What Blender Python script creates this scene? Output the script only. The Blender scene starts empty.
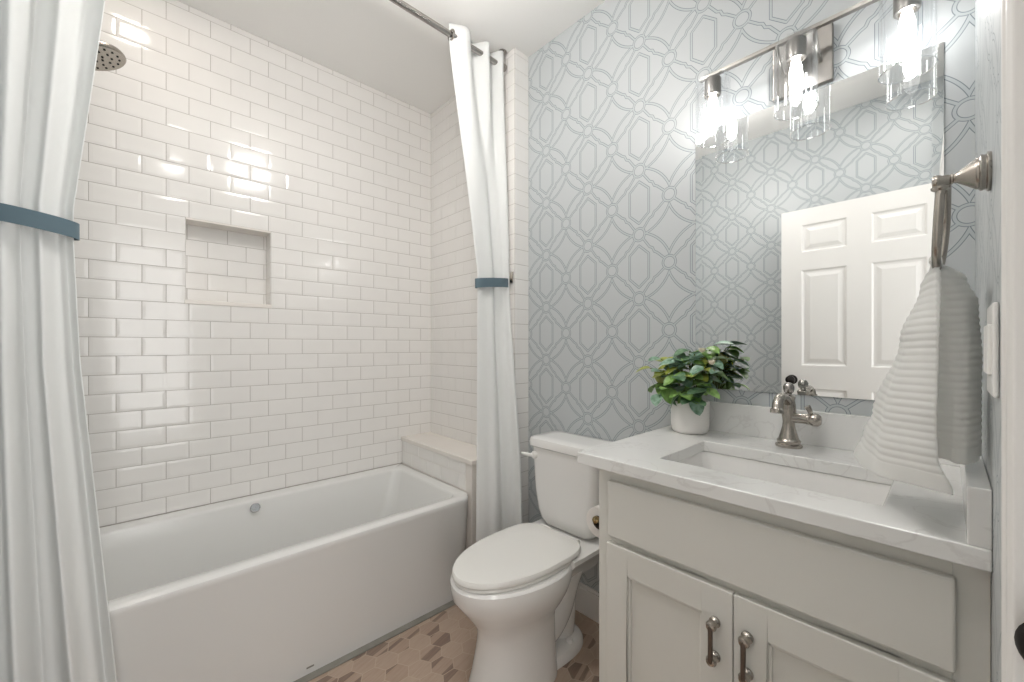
import bpy, bmesh, math, random
from mathutils import Vector, Matrix
R = math.radians
PI = math.pi
S = bpy.context.scene
COL = S.collection

# ------------------------------------------------------------------ camera
FPX = 405.37
cam_d = bpy.data.cameras.new('camera'); cam = bpy.data.objects.new('camera', cam_d); COL.objects.link(cam)
cam.location = (2.334, -1.531, 1.243)
cam.rotation_euler = (R(90), 0, R(47.16))
cam_d.sensor_width = 36.0
cam_d.lens = 36.0*FPX/1024.0
cam_d.shift_y = 5.05/1024.0
cam_d.clip_start = 0.01
S.camera = cam

# ------------------------------------------------------------------ world, large lights, exposure
W = bpy.data.worlds.new('world'); S.world = W; W.use_nodes = True
W.node_tree.nodes['Background'].inputs[0].default_value = (1.0, 0.985, 0.965, 1)
W.node_tree.nodes['Background'].inputs[1].default_value = 0.7
def area_light(name, loc, rot, sx, sy, power, colour, spread=180):
    d = bpy.data.lights.new(name, 'AREA'); d.shape = 'RECTANGLE'; d.size = sx; d.size_y = sy
    d.energy = power; d.color = colour; d.spread = R(spread)
    o = bpy.data.objects.new(name, d); COL.objects.link(o); o.location = loc; o.rotation_euler = rot
    return o
area_light('hall_daylight', (3.3, -1.45, 1.35), (0, R(90), 0), 2.0, 1.2, 24, (1.0, 0.985, 0.97))
BULB_STRENGTH = 29
FILL_DRUM_POWER = 20.5  # output of the added drum under the ceiling
SHOWER_FILL_POWER = 1.5  # output of the added disc above the bathtub
ENTRY_FILL_POWER = 4.0  # output of the added disc inside the door
S.view_settings.view_transform = 'Standard'
S.view_settings.look = 'None'
S.view_settings.exposure = 0.22
S.view_settings.gamma = 1.0
S.view_settings.use_curve_mapping = False
S.cycles.max_bounces = 14
S.cycles.diffuse_bounces = 7
S.cycles.glossy_bounces = 6
S.cycles.transparent_max_bounces = 16
S.cycles.transmission_bounces = 8
S.cycles.sample_clamp_indirect = 6.0
S.cycles.caustics_reflective = False
S.cycles.caustics_refractive = False

# ------------------------------------------------------------------ room constants
XR, YB, ZC = 2.378, -1.84, 2.78          # right wall, near (door) wall, ceiling
XE, YE = 0.812, -0.10                    # tiled return: corner x, alcove end wall y
ZT = 1.2798                              # a tile course line
PV, PH = 0.0775, 0.0785                  # course height, half running length

# ------------------------------------------------------------------ node helpers
class X:
    """expression over math nodes"""
    def __init__(s, nt, v): s.nt = nt; s.v = v
    def _op(s, op, *a, clamp=False):
        n = s.nt.nodes.new('ShaderNodeMath'); n.operation = op; n.use_clamp = clamp
        for i, q in enumerate((s,)+a):
            q = q.v if isinstance(q, X) else q
            if isinstance(q, (int, float)): n.inputs[i].default_value = q
            else: s.nt.links.new(q, n.inputs[i])
        return X(s.nt, n.outputs[0])
    def __add__(s, o): return s._op('ADD', o)
    def __sub__(s, o): return s._op('SUBTRACT', o)
    def __mul__(s, o): return s._op('MULTIPLY', o)
    def __truediv__(s, o): return s._op('DIVIDE', o)
    def abs(s): return s._op('ABSOLUTE')
    def min(s, o): return s._op('MINIMUM', o)
    def max(s, o): return s._op('MAXIMUM', o)
    def sqrt(s): return s._op('SQRT')
    def lt(s, o): return s._op('LESS_THAN', o)
    def gt(s, o): return s._op('GREATER_THAN', o)
    def ping(s, o): return s._op('PINGPONG', o)
    def floor(s): return s._op('FLOOR')
    def fract(s): return s._op('FRACT')
    def clamp(s): return s._op('ADD', 0.0, clamp=True)

def mat_new(name):
    m = bpy.data.materials.new(name); m.use_nodes = True
    return m, m.node_tree, m.node_tree.nodes['Principled BSDF']
def setp(b, **k):
    for a, v in k.items():
        b.inputs[a.replace('_', ' ')].default_value = v
def srgb(r, g, b):
    f = lambda c: c/12.92 if c <= .04045 else ((c+.055)/1.055)**2.4
    return (f(r/255), f(g/255), f(b/255), 1)
def plain(name, col, rough=.5, metal=0.0, spec=.5, coat=0.0, noise=0.0, nscale=30, bump=0.0, bscale=200, sheen=0.0):
    m, nt, b = mat_new(name)
    b.inputs['Base Color'].default_value = col
    b.inputs['Roughness'].default_value = rough
    b.inputs['Metallic'].default_value = metal
    b.inputs['Specular IOR Level'].default_value = spec
    b.inputs['Coat Weight'].default_value = coat
    b.inputs['Coat Roughness'].default_value = .05
    b.inputs['Sheen Weight'].default_value = sheen
    tc = nt.nodes.new('ShaderNodeTexCoord')
    n = nt.nodes.new('ShaderNodeTexNoise'); n.inputs['Scale'].default_value = nscale; n.inputs['Detail'].default_value = 4
    nt.links.new(tc.outputs['Object'], n.inputs['Vector'])
    if noise > 0:
        r = nt.nodes.new('ShaderNodeValToRGB')
        r.color_ramp.elements[0].position = .3; r.color_ramp.elements[1].position = .7
        r.color_ramp.elements[0].color = tuple(c*(1-noise) for c in col[:3])+(1,)
        r.color_ramp.elements[1].color = tuple(min(1, c*(1+noise)) for c in col[:3])+(1,)
        nt.links.new(n.outputs['Fac'], r.inputs['Fac']); nt.links.new(r.outputs['Color'], b.inputs['Base Color'])
    if bump > 0:
        n2 = nt.nodes.new('ShaderNodeTexNoise'); n2.inputs['Scale'].default_value = bscale
        nt.links.new(tc.outputs['Object'], n2.inputs['Vector'])
        bp = nt.nodes.new('ShaderNodeBump'); bp.inputs['Strength'].default_value = bump; bp.inputs['Distance'].default_value = .002
        nt.links.new(n2.outputs['Fac'], bp.inputs['Height']); nt.links.new(bp.outputs['Normal'], b.inputs['Normal'])
    return m

def wallpaper(name, axis):
    """pale blue-grey trellis paper: interlaced bands drawn by thin double lines"""
    m, nt, b = mat_new(name)
    g = nt.nodes.new('ShaderNodeNewGeometry'); sp = nt.nodes.new('ShaderNodeSeparateXYZ')
    nt.links.new(g.outputs['Position'], sp.inputs[0])
    a0 = X(nt, sp.outputs[axis]); z0 = X(nt, sp.outputs['Z'])
    s, h = .130, .13295
    offa = 1.3285+.130 if axis == 'X' else -.04
    a = (a0-offa+s*40).ping(s)               # 0 at a lantern column, s at a star column
    c = (z0-1.9712+h*40).ping(h)             # 0 at a lantern-column node, h half way
    def seg(x1, y1, x2, y2):
        dx, dy = x2-x1, y2-y1; L2 = dx*dx+dy*dy
        px, py = a-x1, c-y1
        t = ((px*dx+py*dy)/L2).clamp()
        qx, qy = px-t*dx, py-t*dy
        return (qx*qx+qy*qy).sqrt()
    def dist(cx, cy): 
        px, py = a-cx, c-cy
        return (px*px+py*py).sqrt()
    ringA = (dist(0, 0)-.0255).abs(); ringB = (dist(s, h)-.0255).abs()
    k = .001
    star = (dist(-26*k, 159*k)-168.5*k).abs()       # arc between the nodes, bowed towards the star
    # keep the arc between the two rings
    star = star + (dist(0, 0).lt(.024)+dist(s, h).lt(.024))*.05
    pet = seg(.018, .019, .047, .058)
    for q in ((.047, .058, .060, .064), (.060, .064, .067, .080), (.067, .080, .080, .087), (.080, .087, .111, .114)):
        pet = pet.min(seg(*q))
    hexa = seg(0, .046, .0435, .084).min(seg(.0435, .084, .0435, h))
    d = ringA.min(ringB).min(star).min(pet).min(hexa)
    inside = dist(0, 0).lt(.022)+dist(s, h).lt(.022)
    d = d + inside*.01*dist(0, 0).gt(9)
    line = (d-.0042).abs()
    lw = (X(nt, 0.0)+1.0-line/.0013).clamp() if False else None
    n1 = nt.nodes.new('ShaderNodeMapRange'); n1.inputs['From Min'].default_value = .0003; n1.inputs['From Max'].default_value = .0013
    n1.inputs['To Min'].default_value = 1; n1.inputs['To Max'].default_value = 0
    nt.links.new(line.v, n1.inputs['Value'])
    band = d.lt(.0042)
    ns = nt.nodes.new('ShaderNodeTexNoise'); ns.inputs['Scale'].default_value = 3; nt.links.new(g.outputs['Position'], ns.inputs['Vector'])
    mx = nt.nodes.new('ShaderNodeMix'); mx.data_type = 'RGBA'
    mx.inputs[6].default_value = WP_BG; mx.inputs[7].default_value = WP_BAND
    nt.links.new(band.v, mx.inputs[0])
    mx2 = nt.nodes.new('ShaderNodeMix'); mx2.data_type = 'RGBA'
    nt.links.new(mx.outputs[2], mx2.inputs[6]); mx2.inputs[7].default_value = WP_LINE
    nt.links.new(n1.outputs[0], mx2.inputs[0])
    nt.links.new(mx2.outputs[2], b.inputs['Base Color'])
    setp(b, Roughness=.42); b.inputs['Specular IOR Level'].default_value = .45
    return m
WP_BG = srgb(186, 190, 191); WP_BAND = srgb(177, 183, 185); WP_LINE = srgb(104, 113, 120)

def hex_floor():
    m, nt, b = mat_new('hexagon wood-look tile')
    g = nt.nodes.new('ShaderNodeNewGeometry'); sp = nt.nodes.new('ShaderNodeSeparateXYZ'); nt.links.new(g.outputs['Position'], sp.inputs[0])
    px, py = X(nt, sp.outputs['X'])+5.0, X(nt, sp.outputs['Y'])+5.0
    w = .085; H = w*math.sqrt(3)
    def lat(ox, oy):
        i = ((px-ox)/w+.5).floor(); j = ((py-oy)/H+.5).floor()
        cx, cy = i*w+ox, j*H+oy
        dx, dy = px-cx, py-cy
        return cx, cy, dx, dy, dx*dx+dy*dy
    A = lat(0, 0); B = lat(w/2, H/2)
    f = B[4].lt(A[4])
    sel = lambda p, q: p+(q-p)*f
    cx, cy, dx, dy = (sel(A[i], B[i]) for i in range(4))
    edge = dx.abs().max(dx.abs()*.5+dy.abs()*(math.sqrt(3)/2))     # reaches w/2 at the joint
    grout = edge.gt(w/2-.0014)
    cb = nt.nodes.new('ShaderNodeCombineXYZ'); nt.links.new(cx.v, cb.inputs[0]); nt.links.new(cy.v, cb.inputs[1])
    wn = nt.nodes.new('ShaderNodeTexWhiteNoise'); wn.noise_dimensions = '2D'; nt.links.new(cb.outputs[0], wn.inputs['Vector'])
    rnd = X(nt, wn.outputs['Value'])
    # grain runs along y, stepped across the tile like narrow strips
    strip = ((dx*1.0+dy*.28)/.017+rnd*7.0).floor()
    cb2 = nt.nodes.new('ShaderNodeCombineXYZ'); nt.links.new((strip+rnd*91.0).v, cb2.inputs[0]); nt.links.new((cy+cx*3.0).v, cb2.inputs[1])
    wn2 = nt.nodes.new('ShaderNodeTexWhiteNoise'); wn2.noise_dimensions = '2D'; nt.links.new(cb2.outputs[0], wn2.inputs['Vector'])
    cb3 = nt.nodes.new('ShaderNodeCombineXYZ'); nt.links.new(((dx+dy*.28)*160.0+rnd*50.0).v, cb3.inputs[0]); nt.links.new((dy*14.0).v, cb3.inputs[1]); nt.links.new((rnd*40.0).v, cb3.inputs[2])
    gn = nt.nodes.new('ShaderNodeTexNoise'); gn.inputs['Scale'].default_value = 1; gn.inputs['Detail'].default_value = 3; nt.links.new(cb3.outputs[0], gn.inputs['Vector'])
    striped = rnd.gt(.66)
    tone = X(nt, gn.outputs['Fac'])*.34+rnd*.16+striped*X(nt, wn2.outputs['Value']).gt(.5)*.36+.08
    rp = nt.nodes.new('ShaderNodeValToRGB'); e = rp.color_ramp.elements
    e[0].position = .12; e[0].color = srgb(184, 166, 150)
    e[1].position = .85; e[1].color = srgb(116, 98, 89)
    e2 = e.new(.42); e2.color = srgb(165, 143, 126)
    nt.links.new(tone.v, rp.inputs['Fac'])
    mx = nt.nodes.new('ShaderNodeMix'); mx.data_type = 'RGBA'
    nt.links.new(rp.outputs[0], mx.inputs[6]); mx.inputs[7].default_value = srgb(183, 165, 148); nt.links.new(grout.v, mx.inputs[0])
    nt.links.new(mx.outputs[2], b.inputs['Base Color'])
    setp(b, Roughness=.45)
    return m

def marble():
    m, nt, b = mat_new('white veined quartz')
    tc = nt.nodes.new('ShaderNodeTexCoord')
    n = nt.nodes.new('ShaderNodeTexNoise'); n.inputs['Scale'].default_value = 5; n.inputs['Detail'].default_value = 7; n.inputs['Distortion'].default_value = 1.2
    nt.links.new(tc.outputs['Object'], n.inputs['Vector'])
    v = (X(nt, n.outputs['Fac'])-.5).abs()
    r = nt.nodes.new('ShaderNodeValToRGB'); e = r.color_ramp.elements
    e[0].position = 0.0; e[0].color = srgb(218, 217, 215); e[1].position = .016; e[1].color = srgb(228, 228, 226)
    nt.links.new(v.v, r.inputs['Fac']); nt.links.new(r.outputs[0], b.inputs['Base Color'])
    setp(b, Roughness=.16)
    return m

def thin_glass(name='clear glass', blend=.10):
    m = bpy.data.materials.new(name); m.use_nodes = True; nt = m.node_tree
    for n in list(nt.nodes): nt.nodes.remove(n)
    out = nt.nodes.new('ShaderNodeOutputMaterial'); mix = nt.nodes.new('ShaderNodeMixShader')
    t = nt.nodes.new('ShaderNodeBsdfTransparent'); t.inputs[0].default_value = (.95, .96, .97, 1)
    gl = nt.nodes.new('ShaderNodeBsdfGlossy'); gl.inputs['Roughness'].default_value = .03; gl.inputs[0].default_value = (1, 1, 1, 1)
    lw = nt.nodes.new('ShaderNodeLayerWeight'); lw.inputs['Blend'].default_value = blend
    nt.links.new(lw.outputs['Facing'], mix.inputs[0]); nt.links.new(t.outputs[0], mix.inputs[1]); nt.links.new(gl.outputs[0], mix.inputs[2])
    nt.links.new(mix.outputs[0], out.inputs[0])
    return m
def emitter(name, col, strength):
    m, nt, b = mat_new(name)
    setp(b, Emission_Strength=strength); b.inputs['Emission Color'].default_value = col
    b.inputs['Base Color'].default_value = (1, 1, 1, 1)
    return m
def fabric(name, col, trans=.25, rough=.9):
    m, nt, b = mat_new(name)
    b.inputs['Base Color'].default_value = col; setp(b, Roughness=rough); b.inputs['Specular IOR Level'].default_value = .15
    b.inputs['Sheen Weight'].default_value = .15
    tc = nt.nodes.new('ShaderNodeTexCoord'); wv = nt.nodes.new('ShaderNodeTexNoise'); wv.inputs['Scale'].default_value = 600
    nt.links.new(tc.outputs['Object'], wv.inputs['Vector'])
    bp = nt.nodes.new('ShaderNodeBump'); bp.inputs['Strength'].default_value = .08; bp.inputs['Distance'].default_value = .001
    nt.links.new(wv.outputs['Fac'], bp.inputs['Height']); nt.links.new(bp.outputs[0], b.inputs['Normal'])
    if trans > 0:
        tr = nt.nodes.new('ShaderNodeBsdfTranslucent'); tr.inputs[0].default_value = col
        mx = nt.nodes.new('ShaderNodeMixShader'); mx.inputs[0].default_value = trans
        out = nt.nodes['Material Output']
        nt.links.new(b.outputs[0], mx.inputs[1]); nt.links.new(tr.outputs[0], mx.inputs[2]); nt.links.new(mx.outputs[0], out.inputs[0])
    return m

M = {}
M['tile'] = plain('glazed white tile', srgb(229, 227, 224), .12, spec=.5, noise=.012, nscale=9)
M['grout'] = plain('pale grey grout', srgb(176, 171, 165), .85, bump=.2)
M['stone'] = plain('white honed stone', srgb(226, 221, 215), .25, noise=.02, nscale=8)
M['ceiling'] = plain('flat white ceiling paint', srgb(236, 235, 233), .9, bump=.05)
M['trim'] = plain('white satin trim paint', srgb(226, 224, 221), .4)
M['paper_x'] = wallpaper('trellis wallpaper back', 'X')
M['paper_y'] = wallpaper('trellis wallpaper side', 'Y')
M['floor'] = hex_floor()
M['border'] = plain('grey border tile', srgb(132, 129, 122), .5, noise=.12, nscale=18)
M['acrylic'] = plain('white glossy acrylic', srgb(222, 222, 220), .18, spec=.5)
M['porcelain'] = plain('white vitreous china', srgb(229, 228, 226), .1, spec=.55)
M['seat'] = plain('white toilet seat plastic', srgb(229, 228, 224), .22)
M['nickel'] = plain('brushed nickel', srgb(174, 168, 160), .27, metal=1.0)
M['satin'] = plain('satin grey nickel', srgb(150, 147, 143), .3, metal=1.0)
M['steel'] = plain('polished steel', srgb(168, 164, 160), .16, metal=1.0)
M['chrome'] = plain('chrome', srgb(200, 200, 202), .08, metal=1.0)
M['pewter'] = plain('dark pewter pull', srgb(112, 102, 94), .35, metal=1.0)
M['bronze'] = plain('black bronze', srgb(34, 30, 28), .35, metal=.6)
M['dark'] = plain('dark hole', srgb(20, 19, 18), .8)
M['brass'] = plain('aged brass', srgb(170, 150, 112), .25, metal=1.0)
M['cabinet'] = plain('warm white cabinet paint', srgb(217, 216, 210), .38, noise=.008, nscale=4)
M['quartz'] = marble()
M['mirror'] = plain('mirror silver', (.93, .945, .94, 1), .0, metal=1.0)
M['mirror_edge'] = plain('ground mirror edge', srgb(110, 118, 116), .3, metal=.6)
M['glass'] = thin_glass(blend=.16)
M['rim'] = thin_glass('cut glass edge', .80)
M['bulb'] = emitter('lit bulb glass', (1.0, .97, .94, 1), BULB_STRENGTH)
M['curtain'] = fabric('white curtain cotton', srgb(238, 239, 238), .25)
M['liner'] = fabric('grey liner vinyl', srgb(196, 196, 192), .4, .5)
M['band'] = fabric('slate blue ribbon', srgb(90, 108, 117), 0, .7)
M['towel'] = fabric('white terry towel', srgb(244, 244, 242), .45)
M['ceramic'] = plain('matt white ceramic pot', srgb(228, 225, 222), .35)
M['soil'] = plain('dark potting soil', srgb(52, 40, 32), .95, bump=.6, bscale=120)
M['paper'] = plain('white tissue paper', srgb(234, 230, 226), .95, bump=.2, bscale=300)
M['card'] = plain('brown card core', srgb(70, 58, 48), .9)
M['plastic'] = plain('white switch plastic', srgb(232, 231, 228), .3)

def leafmat(name, c1, c2, rough=.35):
    m, nt, b = mat_new(name)
    tc = nt.nodes.new('ShaderNodeTexCoord'); n = nt.nodes.new('ShaderNodeTexNoise'); n.inputs['Scale'].default_value = 55; n.inputs['Detail'].default_value = 2
    nt.links.new(tc.outputs['Object'], n.inputs['Vector'])
    r = nt.nodes.new('ShaderNodeValToRGB'); r.color_ramp.elements[0].position = .35; r.color_ramp.elements[1].position = .65
    r.color_ramp.elements[0].color = c1; r.color_ramp.elements[1].color = c2
    nt.links.new(n.outputs['Fac'], r.inputs['Fac']); nt.links.new(r.outputs[0], b.inputs['Base Color'])
    setp(b, Roughness=rough)
    return m
M['leaf_dark'] = leafmat('dark green leaf', srgb(72, 108, 76), srgb(118, 148, 116))
M['leaf_mid'] = leafmat('mid green leaf', srgb(108, 146, 74), srgb(142, 176, 104))
M['leaf_lime'] = leafmat('olive lime leaf', srgb(130, 143, 54), srgb(166, 173, 86))
M['leaf_grey'] = leafmat('silvery green leaf', srgb(146, 174, 156), srgb(98, 134, 108))
M['stem'] = plain('green stem', srgb(92, 104, 48), .6)
M['bud'] = plain('cream flower bud', srgb(232, 222, 205), .6)

# ------------------------------------------------------------------ mesh helpers
def link(o, parent=None):
    COL.objects.link(o)
    if parent is not None: o.parent = parent
    return o
def obj(name, bm, mats, parent=None, smooth=False, bevel=0, loc=None, normals=True):
    if normals: bmesh.ops.recalc_face_normals(bm, faces=bm.faces[:])
    me = bpy.data.meshes.new(name); bm.to_mesh(me); bm.free()
    for m in (mats if isinstance(mats, (list, tuple)) else [mats]): me.materials.append(M[m])
    if smooth:
        for p in me.polygons: p.use_smooth = True
    o = bpy.data.objects.new(name, me); link(o, parent)
    if smooth and smooth != 'all':
        me.set_sharp_from_angle(angle=R(38))
    if bevel:
        md = o.modifiers.new('bevel', 'BEVEL'); md.width = bevel; md.segments = 3; md.limit_method = 'ANGLE'; md.angle_limit = R(35)
        md.harden_normals = False
    if loc: o.location = loc
    return o
def thing(name, label, cat, loc=(0, 0, 0), group=None):
    o = bpy.data.objects.new(name, None); o.empty_display_size = .05; o.location = loc; link(o)
    o['label'] = label; o['category'] = cat
    if group: o['group'] = group
    return o
def tag(o, label, cat, group=None):
    o['label'] = label; o['category'] = cat
    if group: o['group'] = group
    return o
def struct(o):
    o['kind'] = 'structure'; return o
def part(name, bm, mats, t, **k):
    """a part of thing t: mesh given in world coordinates"""
    o = obj(name, bm, mats, None, **k)
    o.parent = t
    r = t
    off = Vector((0, 0, 0))
    while r is not None: off += Vector(r.location); r = r.parent
    o.data.transform(Matrix.Translation(-off))
    return o
def box(bm, x0, x1, y0, y1, z0, z1, mi=0):
    v = [bm.verts.new(p) for p in ((x0, y0, z0), (x1, y0, z0), (x1, y1, z0), (x0, y1, z0), (x0, y0, z1), (x1, y0, z1), (x1, y1, z1), (x0, y1, z1))]
    for f in ((3, 2, 1, 0), (4, 5, 6, 7), (0, 1, 5, 4), (1, 2, 6, 5), (2, 3, 7, 6), (3, 0, 4, 7)):
        bm.faces.new([v[i] for i in f]).material_index = mi
def B(*boxes):
    bm = bmesh.new()
    for b in boxes: box(bm, *b)
    return bm
def frame_of(d):
    d = Vector(d).normalized()
    up = Vector((0, 0, 1)) if abs(d.z) < .95 else Vector((1, 0, 0))
    u = d.cross(up).normalized(); v = u.cross(d).normalized()
    return d, u, v
def loft(bm, rings, cap0=True, cap1=True, close=True, mi=0):
    vs = [[bm.verts.new(p) for p in r] for r in rings]
    n = len(vs[0])
    for a, b in zip(vs, vs[1:]):
        for i in range(n if close else n-1):
            j = (i+1) % n
            bm.faces.new((a[i], a[j], b[j], b[i])).material_index = mi
    if cap0: bm.faces.new(vs[0][::-1]).material_index = mi
    if cap1: bm.faces.new(vs[-1]).material_index = mi
    return vs
def lathe(bm, prof, c=(0, 0, 0), axis=(0, 0, 1), n=40, mi=0, caps=True):
    """prof: (radius, height along axis)"""
    d, u, v = frame_of(axis); c = Vector(c)
    rings = []
    for r, h in prof:
        r = max(r, 1e-4)
        rings.append([c+d*h+(u*math.cos(2*PI*i/n)+v*math.sin(2*PI*i/n))*r for i in range(n)])
    loft(bm, rings, caps, caps, mi=mi)
def catmull(pts, k=6):
    P = [Vector(p) for p in pts]; out = []
    for i in range(len(P)-1):
        p0 = P[i-1] if i else P[0]*2-P[1]; p1, p2 = P[i], P[i+1]; p3 = P[i+2] if i+2 < len(P) else P[-1]*2-P[-2]
        for j in range(k):
            t = j/k
            out.append(.5*((2*p1)+(-p0+p2)*t+(2*p0-5*p1+4*p2-p3)*t*t+(-p0+3*p1-3*p2+p3)*t**3))
    out.append(P[-1]); return out
def tube(bm, pts, rad, n=16, mi=0, flat=1.0, upref=None):
    pts = [Vector(p) for p in pts]; rings = []
    rad = rad if isinstance(rad, (list, tuple)) else [rad]*len(pts)
    u = None
    for i, p in enumerate(pts):
        d = (pts[min(i+1, len(pts)-1)]-pts[max(i-1, 0)]).normalized()
        if u is None:
            _, u, v = frame_of(d)
            if upref is not None: u = (Vector(upref)-d*d.dot(Vector(upref))).normalized()
        u = (u-d*u.dot(d)).normalized(); v = d.cross(u)
        rings.append([p+(u*math.cos(2*PI*k/n)+v*math.sin(2*PI*k/n)*flat)*rad[i] for k in range(n)])
    loft(bm, rings, mi=mi)
def sphere(bm, c, r, sz=1.0, n=20, mi=0):
    prof = [(r*math.sin(PI*i/10), -r*sz*math.cos(PI*i/10)) for i in range(11)]
    lathe(bm, prof, c, n=n, mi=mi)
def rrect(x0, x1, y0, y1, r, z, k=6):
    """rounded rectangle ring"""
    out = []
    for cx, cy, a0 in ((x1-r, y1-r, 0), (x0+r, y1-r, 90), (x0+r, y0+r, 180), (x1-r, y0+r, 270)):
        for i in range(k+1):
            a = R(a0+90*i/k); out.append((cx+r*math.cos(a), cy+r*math.sin(a), z))
    return out
def lerp(a, b, t): return a+(b-a)*t
def interp(keys, z):
    """keys: list of (z, tuple) sorted descending z; smooth interpolation"""
    if z >= keys[0][0]: return keys[0][1]
    for (za, a), (zb, b) in zip(keys, keys[1:]):
        if z >= zb:
            t = (za-z)/(za-zb); t = t*t*(3-2*t) if True else t
            return tuple(lerp(p, q, t) for p, q in zip(a, b))
    return keys[-1][1]

# ------------------------------------------------------------------ tile fields
def tile_field(bm, O, U, N, u0, u1, z0, z1, joint0, holes=(), parity=0, mi=0, rows=None, step=PH*2):
    """bevelled running-bond tiles on the plane O + U*u + Z*z, raised along N. rows: z course lines, top first"""
    O, U, N = Vector(O), Vector(U), Vector(N)
    bw, hh, g = .011, .0019, .0012
    if rows is None:
        rows = []; i = math.floor(17+(ZT-z1)/PV)
        while True:
            z = ZT+(17-i)*PV; rows.append((i, z)); i += 1
            if z <= z0: break
    def piece(a, b, c, d):
        if b-a < .006 or d-c < .006: return
        w = min(bw, (b-a)*.35, (d-c)*.35)
        P = lambda u, z, h: bm.verts.new(O+U*u+Vector((0, 0, z))+N*h)
        e0 = [P(a, c, .0), P(b, c, .0), P(b, d, .0), P(a, d, .0)]
        e1 = [P(a, c, .0012), P(b, c, .0012), P(b, d, .0012), P(a, d, .0012)]
        e2 = [P(a+w, c+w, hh), P(b-w, c+w, hh), P(b-w, d-w, hh), P(a+w, d-w, hh)]
        for k in range(4):
            j = (k+1) % 4
            bm.faces.new((e0[k], e0[j], e1[j], e1[k])).material_index = mi
            bm.faces.new((e1[k], e1[j], e2[j], e2[k])).material_index = mi
        bm.faces.new(e2).material_index = mi
    for (i, zt), (_, zb) in zip(rows, rows[1:]):
        c, d = max(zb, z0)+g, min(zt, z1)-g
        off = joint0 if (i+parity) % 2 == 0 else joint0+step/2
        k = math.floor((u0-off)/step)-1
        while off+k*step < u1:
            a, b = max(off+k*step, u0)+g, min(off+(k+1)*step, u1)-g; k += 1
            if b-a < .006: continue
            cut = [(a, b, c, d)]
            for (h0, h1, w0, w1) in holes:
                nxt = []
                for (p, q, r, s) in cut:
                    if q <= h0 or p >= h1 or s <= w0 or r >= w1: nxt.append((p, q, r, s)); continue
                    if p < h0: nxt.append((p, h0-g, r, s))
                    if q > h1: nxt.append((h1+g, q, r, s))
                    if s > w1: nxt.append((max(p, h0), min(q, h1), w1+g, s))
                    if r < w0: nxt.append((max(p, h0), min(q, h1), r, w0-g))
                cut = nxt
            for p in cut: piece(*p)

# ------------------------------------------------------------------ setting
struct(obj('floor', B((-.1, 3.2, YB-.1, .1, -.08, 0)), 'floor'))
struct(obj('ceiling', B((-.1, XR+.12, YB-.1, .1, ZC, ZC+.08)), 'ceiling'))

NY0, NY1, NZ0, NZ1, ND = -1.368, -1.031, ZT+2*PV, ZT+7*PV, .10
bm = bmesh.new()
for b in ((-.16, -.0, YB-.1, NY0, 0, ZC), (-.16, -.0, NY1, .1, 0, ZC), (-.16, 0, NY0, NY1, 0, NZ0), (-.16, 0, NY0, NY1, NZ1, ZC), (-.16, -ND, NY0, NY1, NZ0, NZ1)):
    box(bm, *b)
tile_field(bm, (0, 0, 0), (0, 1, 0), (1, 0, 0), YB, YE, .512, ZC, YE-19*PH, holes=[(NY0, NY1, NZ0, NZ1)], mi=1)
# niche lining
tile_field(bm, (-ND, 0, 0), (0, 1, 0), (1, 0, 0), NY0, NY1, NZ0, NZ1, YE-19*PH, parity=1, mi=1)
tile_field(bm, (0, NY0, 0), (1, 0, 0), (0, 1, 0), -ND, 0, NZ0, NZ1, -ND, mi=1, step=.5)
tile_field(bm, (0, NY1, 0), (1, 0, 0), (0, -1, 0), -ND, 0, NZ0, NZ1, -ND, mi=1, step=.5)
wl = struct(obj('wall_left', bm, ('grout', 'tile')))
bm = B((-ND, .005, NY0-.004, NY1+.004, NZ0-.002, NZ0+.018)); part('niche_sill', bm, 'stone', wl, bevel=.003)
bm = B((-ND, .004, NY0, NY1, NZ1-.009, NZ1)); part('niche_head', bm, 'stone', wl, bevel=.002)

bm = B((0, XE, YE, .1, 0, ZC))
tile_field(bm, (0, YE, 0), (1, 0, 0), (0, -1, 0), 0, XE, .512, ZC, .05+PH, mi=1)
tile_field(bm, (XE, 0, 0), (0, 1, 0), (1, 0, 0), YE, 0, 0, ZC, YE, mi=1, step=.6)
struct(obj('wall_alcove', bm, ('grout', 'tile')))
struct(obj('wall_back', B((XE, XR+.12, 0, .1, 0, ZC)), 'paper_x'))
struct(obj('wall_front', B((-.0, XR+.12, YB-.1, YB, 0, ZC)), 'paper_x'))
DY0, DY1, DZ = -1.815, -1.130, 2.17
struct(obj('wall_right', B((XR, XR+.12, DY1, 0, 0, ZC), (XR, XR+.12, YB, DY1, DZ, ZC), (XR, XR+.12, YB, DY0, 0, DZ)), 'paper_y'))
struct(obj('baseboard_back', B((XE+.004, 1.66, -.014, 0, 0, .12), (XE+.004, 1.66, -.010, 0, .12, .135)), 'trim', bevel=.003))
# door casing and jamb in the right wall
bm = bmesh.new()
prof = [(XR, DY1-.002), (XR-.017, DY1-.002), (XR-.019, DY1+.004), (XR-.019, DY1+.016), (XR-.014, DY1+.022), (XR-.014, DY1+.050), (XR-.018, DY1+.056), (XR-.018, DY1+.066), (XR, DY1+.068)]
loft(bm, [[(x, y, z) for x, y in prof] for z in (0, DZ+.07)])
box(bm, XR-.016, XR, DY0, DY1, DZ, DZ+.07)
box(bm, XR-.002, XR+.122, DY1-.018, DY1, 0, DZ)
box(bm, XR+.05, XR+.09, DY1-.03, DY1-.018, 0, DZ)
t1 = struct(obj('trim_1', bm, 'trim', bevel=.0015))
bm = bmesh.new()
lathe(bm, [(.0, -.001), (.018, 0), (.0185, .003), (.015, .009), (.008, .012), (.0, .013)], (2.379, DY1-.018, 1.069), (-.25, -1, 0), n=28)
k = part('strike_plate', bm, 'bronze', t1, smooth=True); k['label'] = 'dark bronze strike plate on the white jamb'
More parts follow.
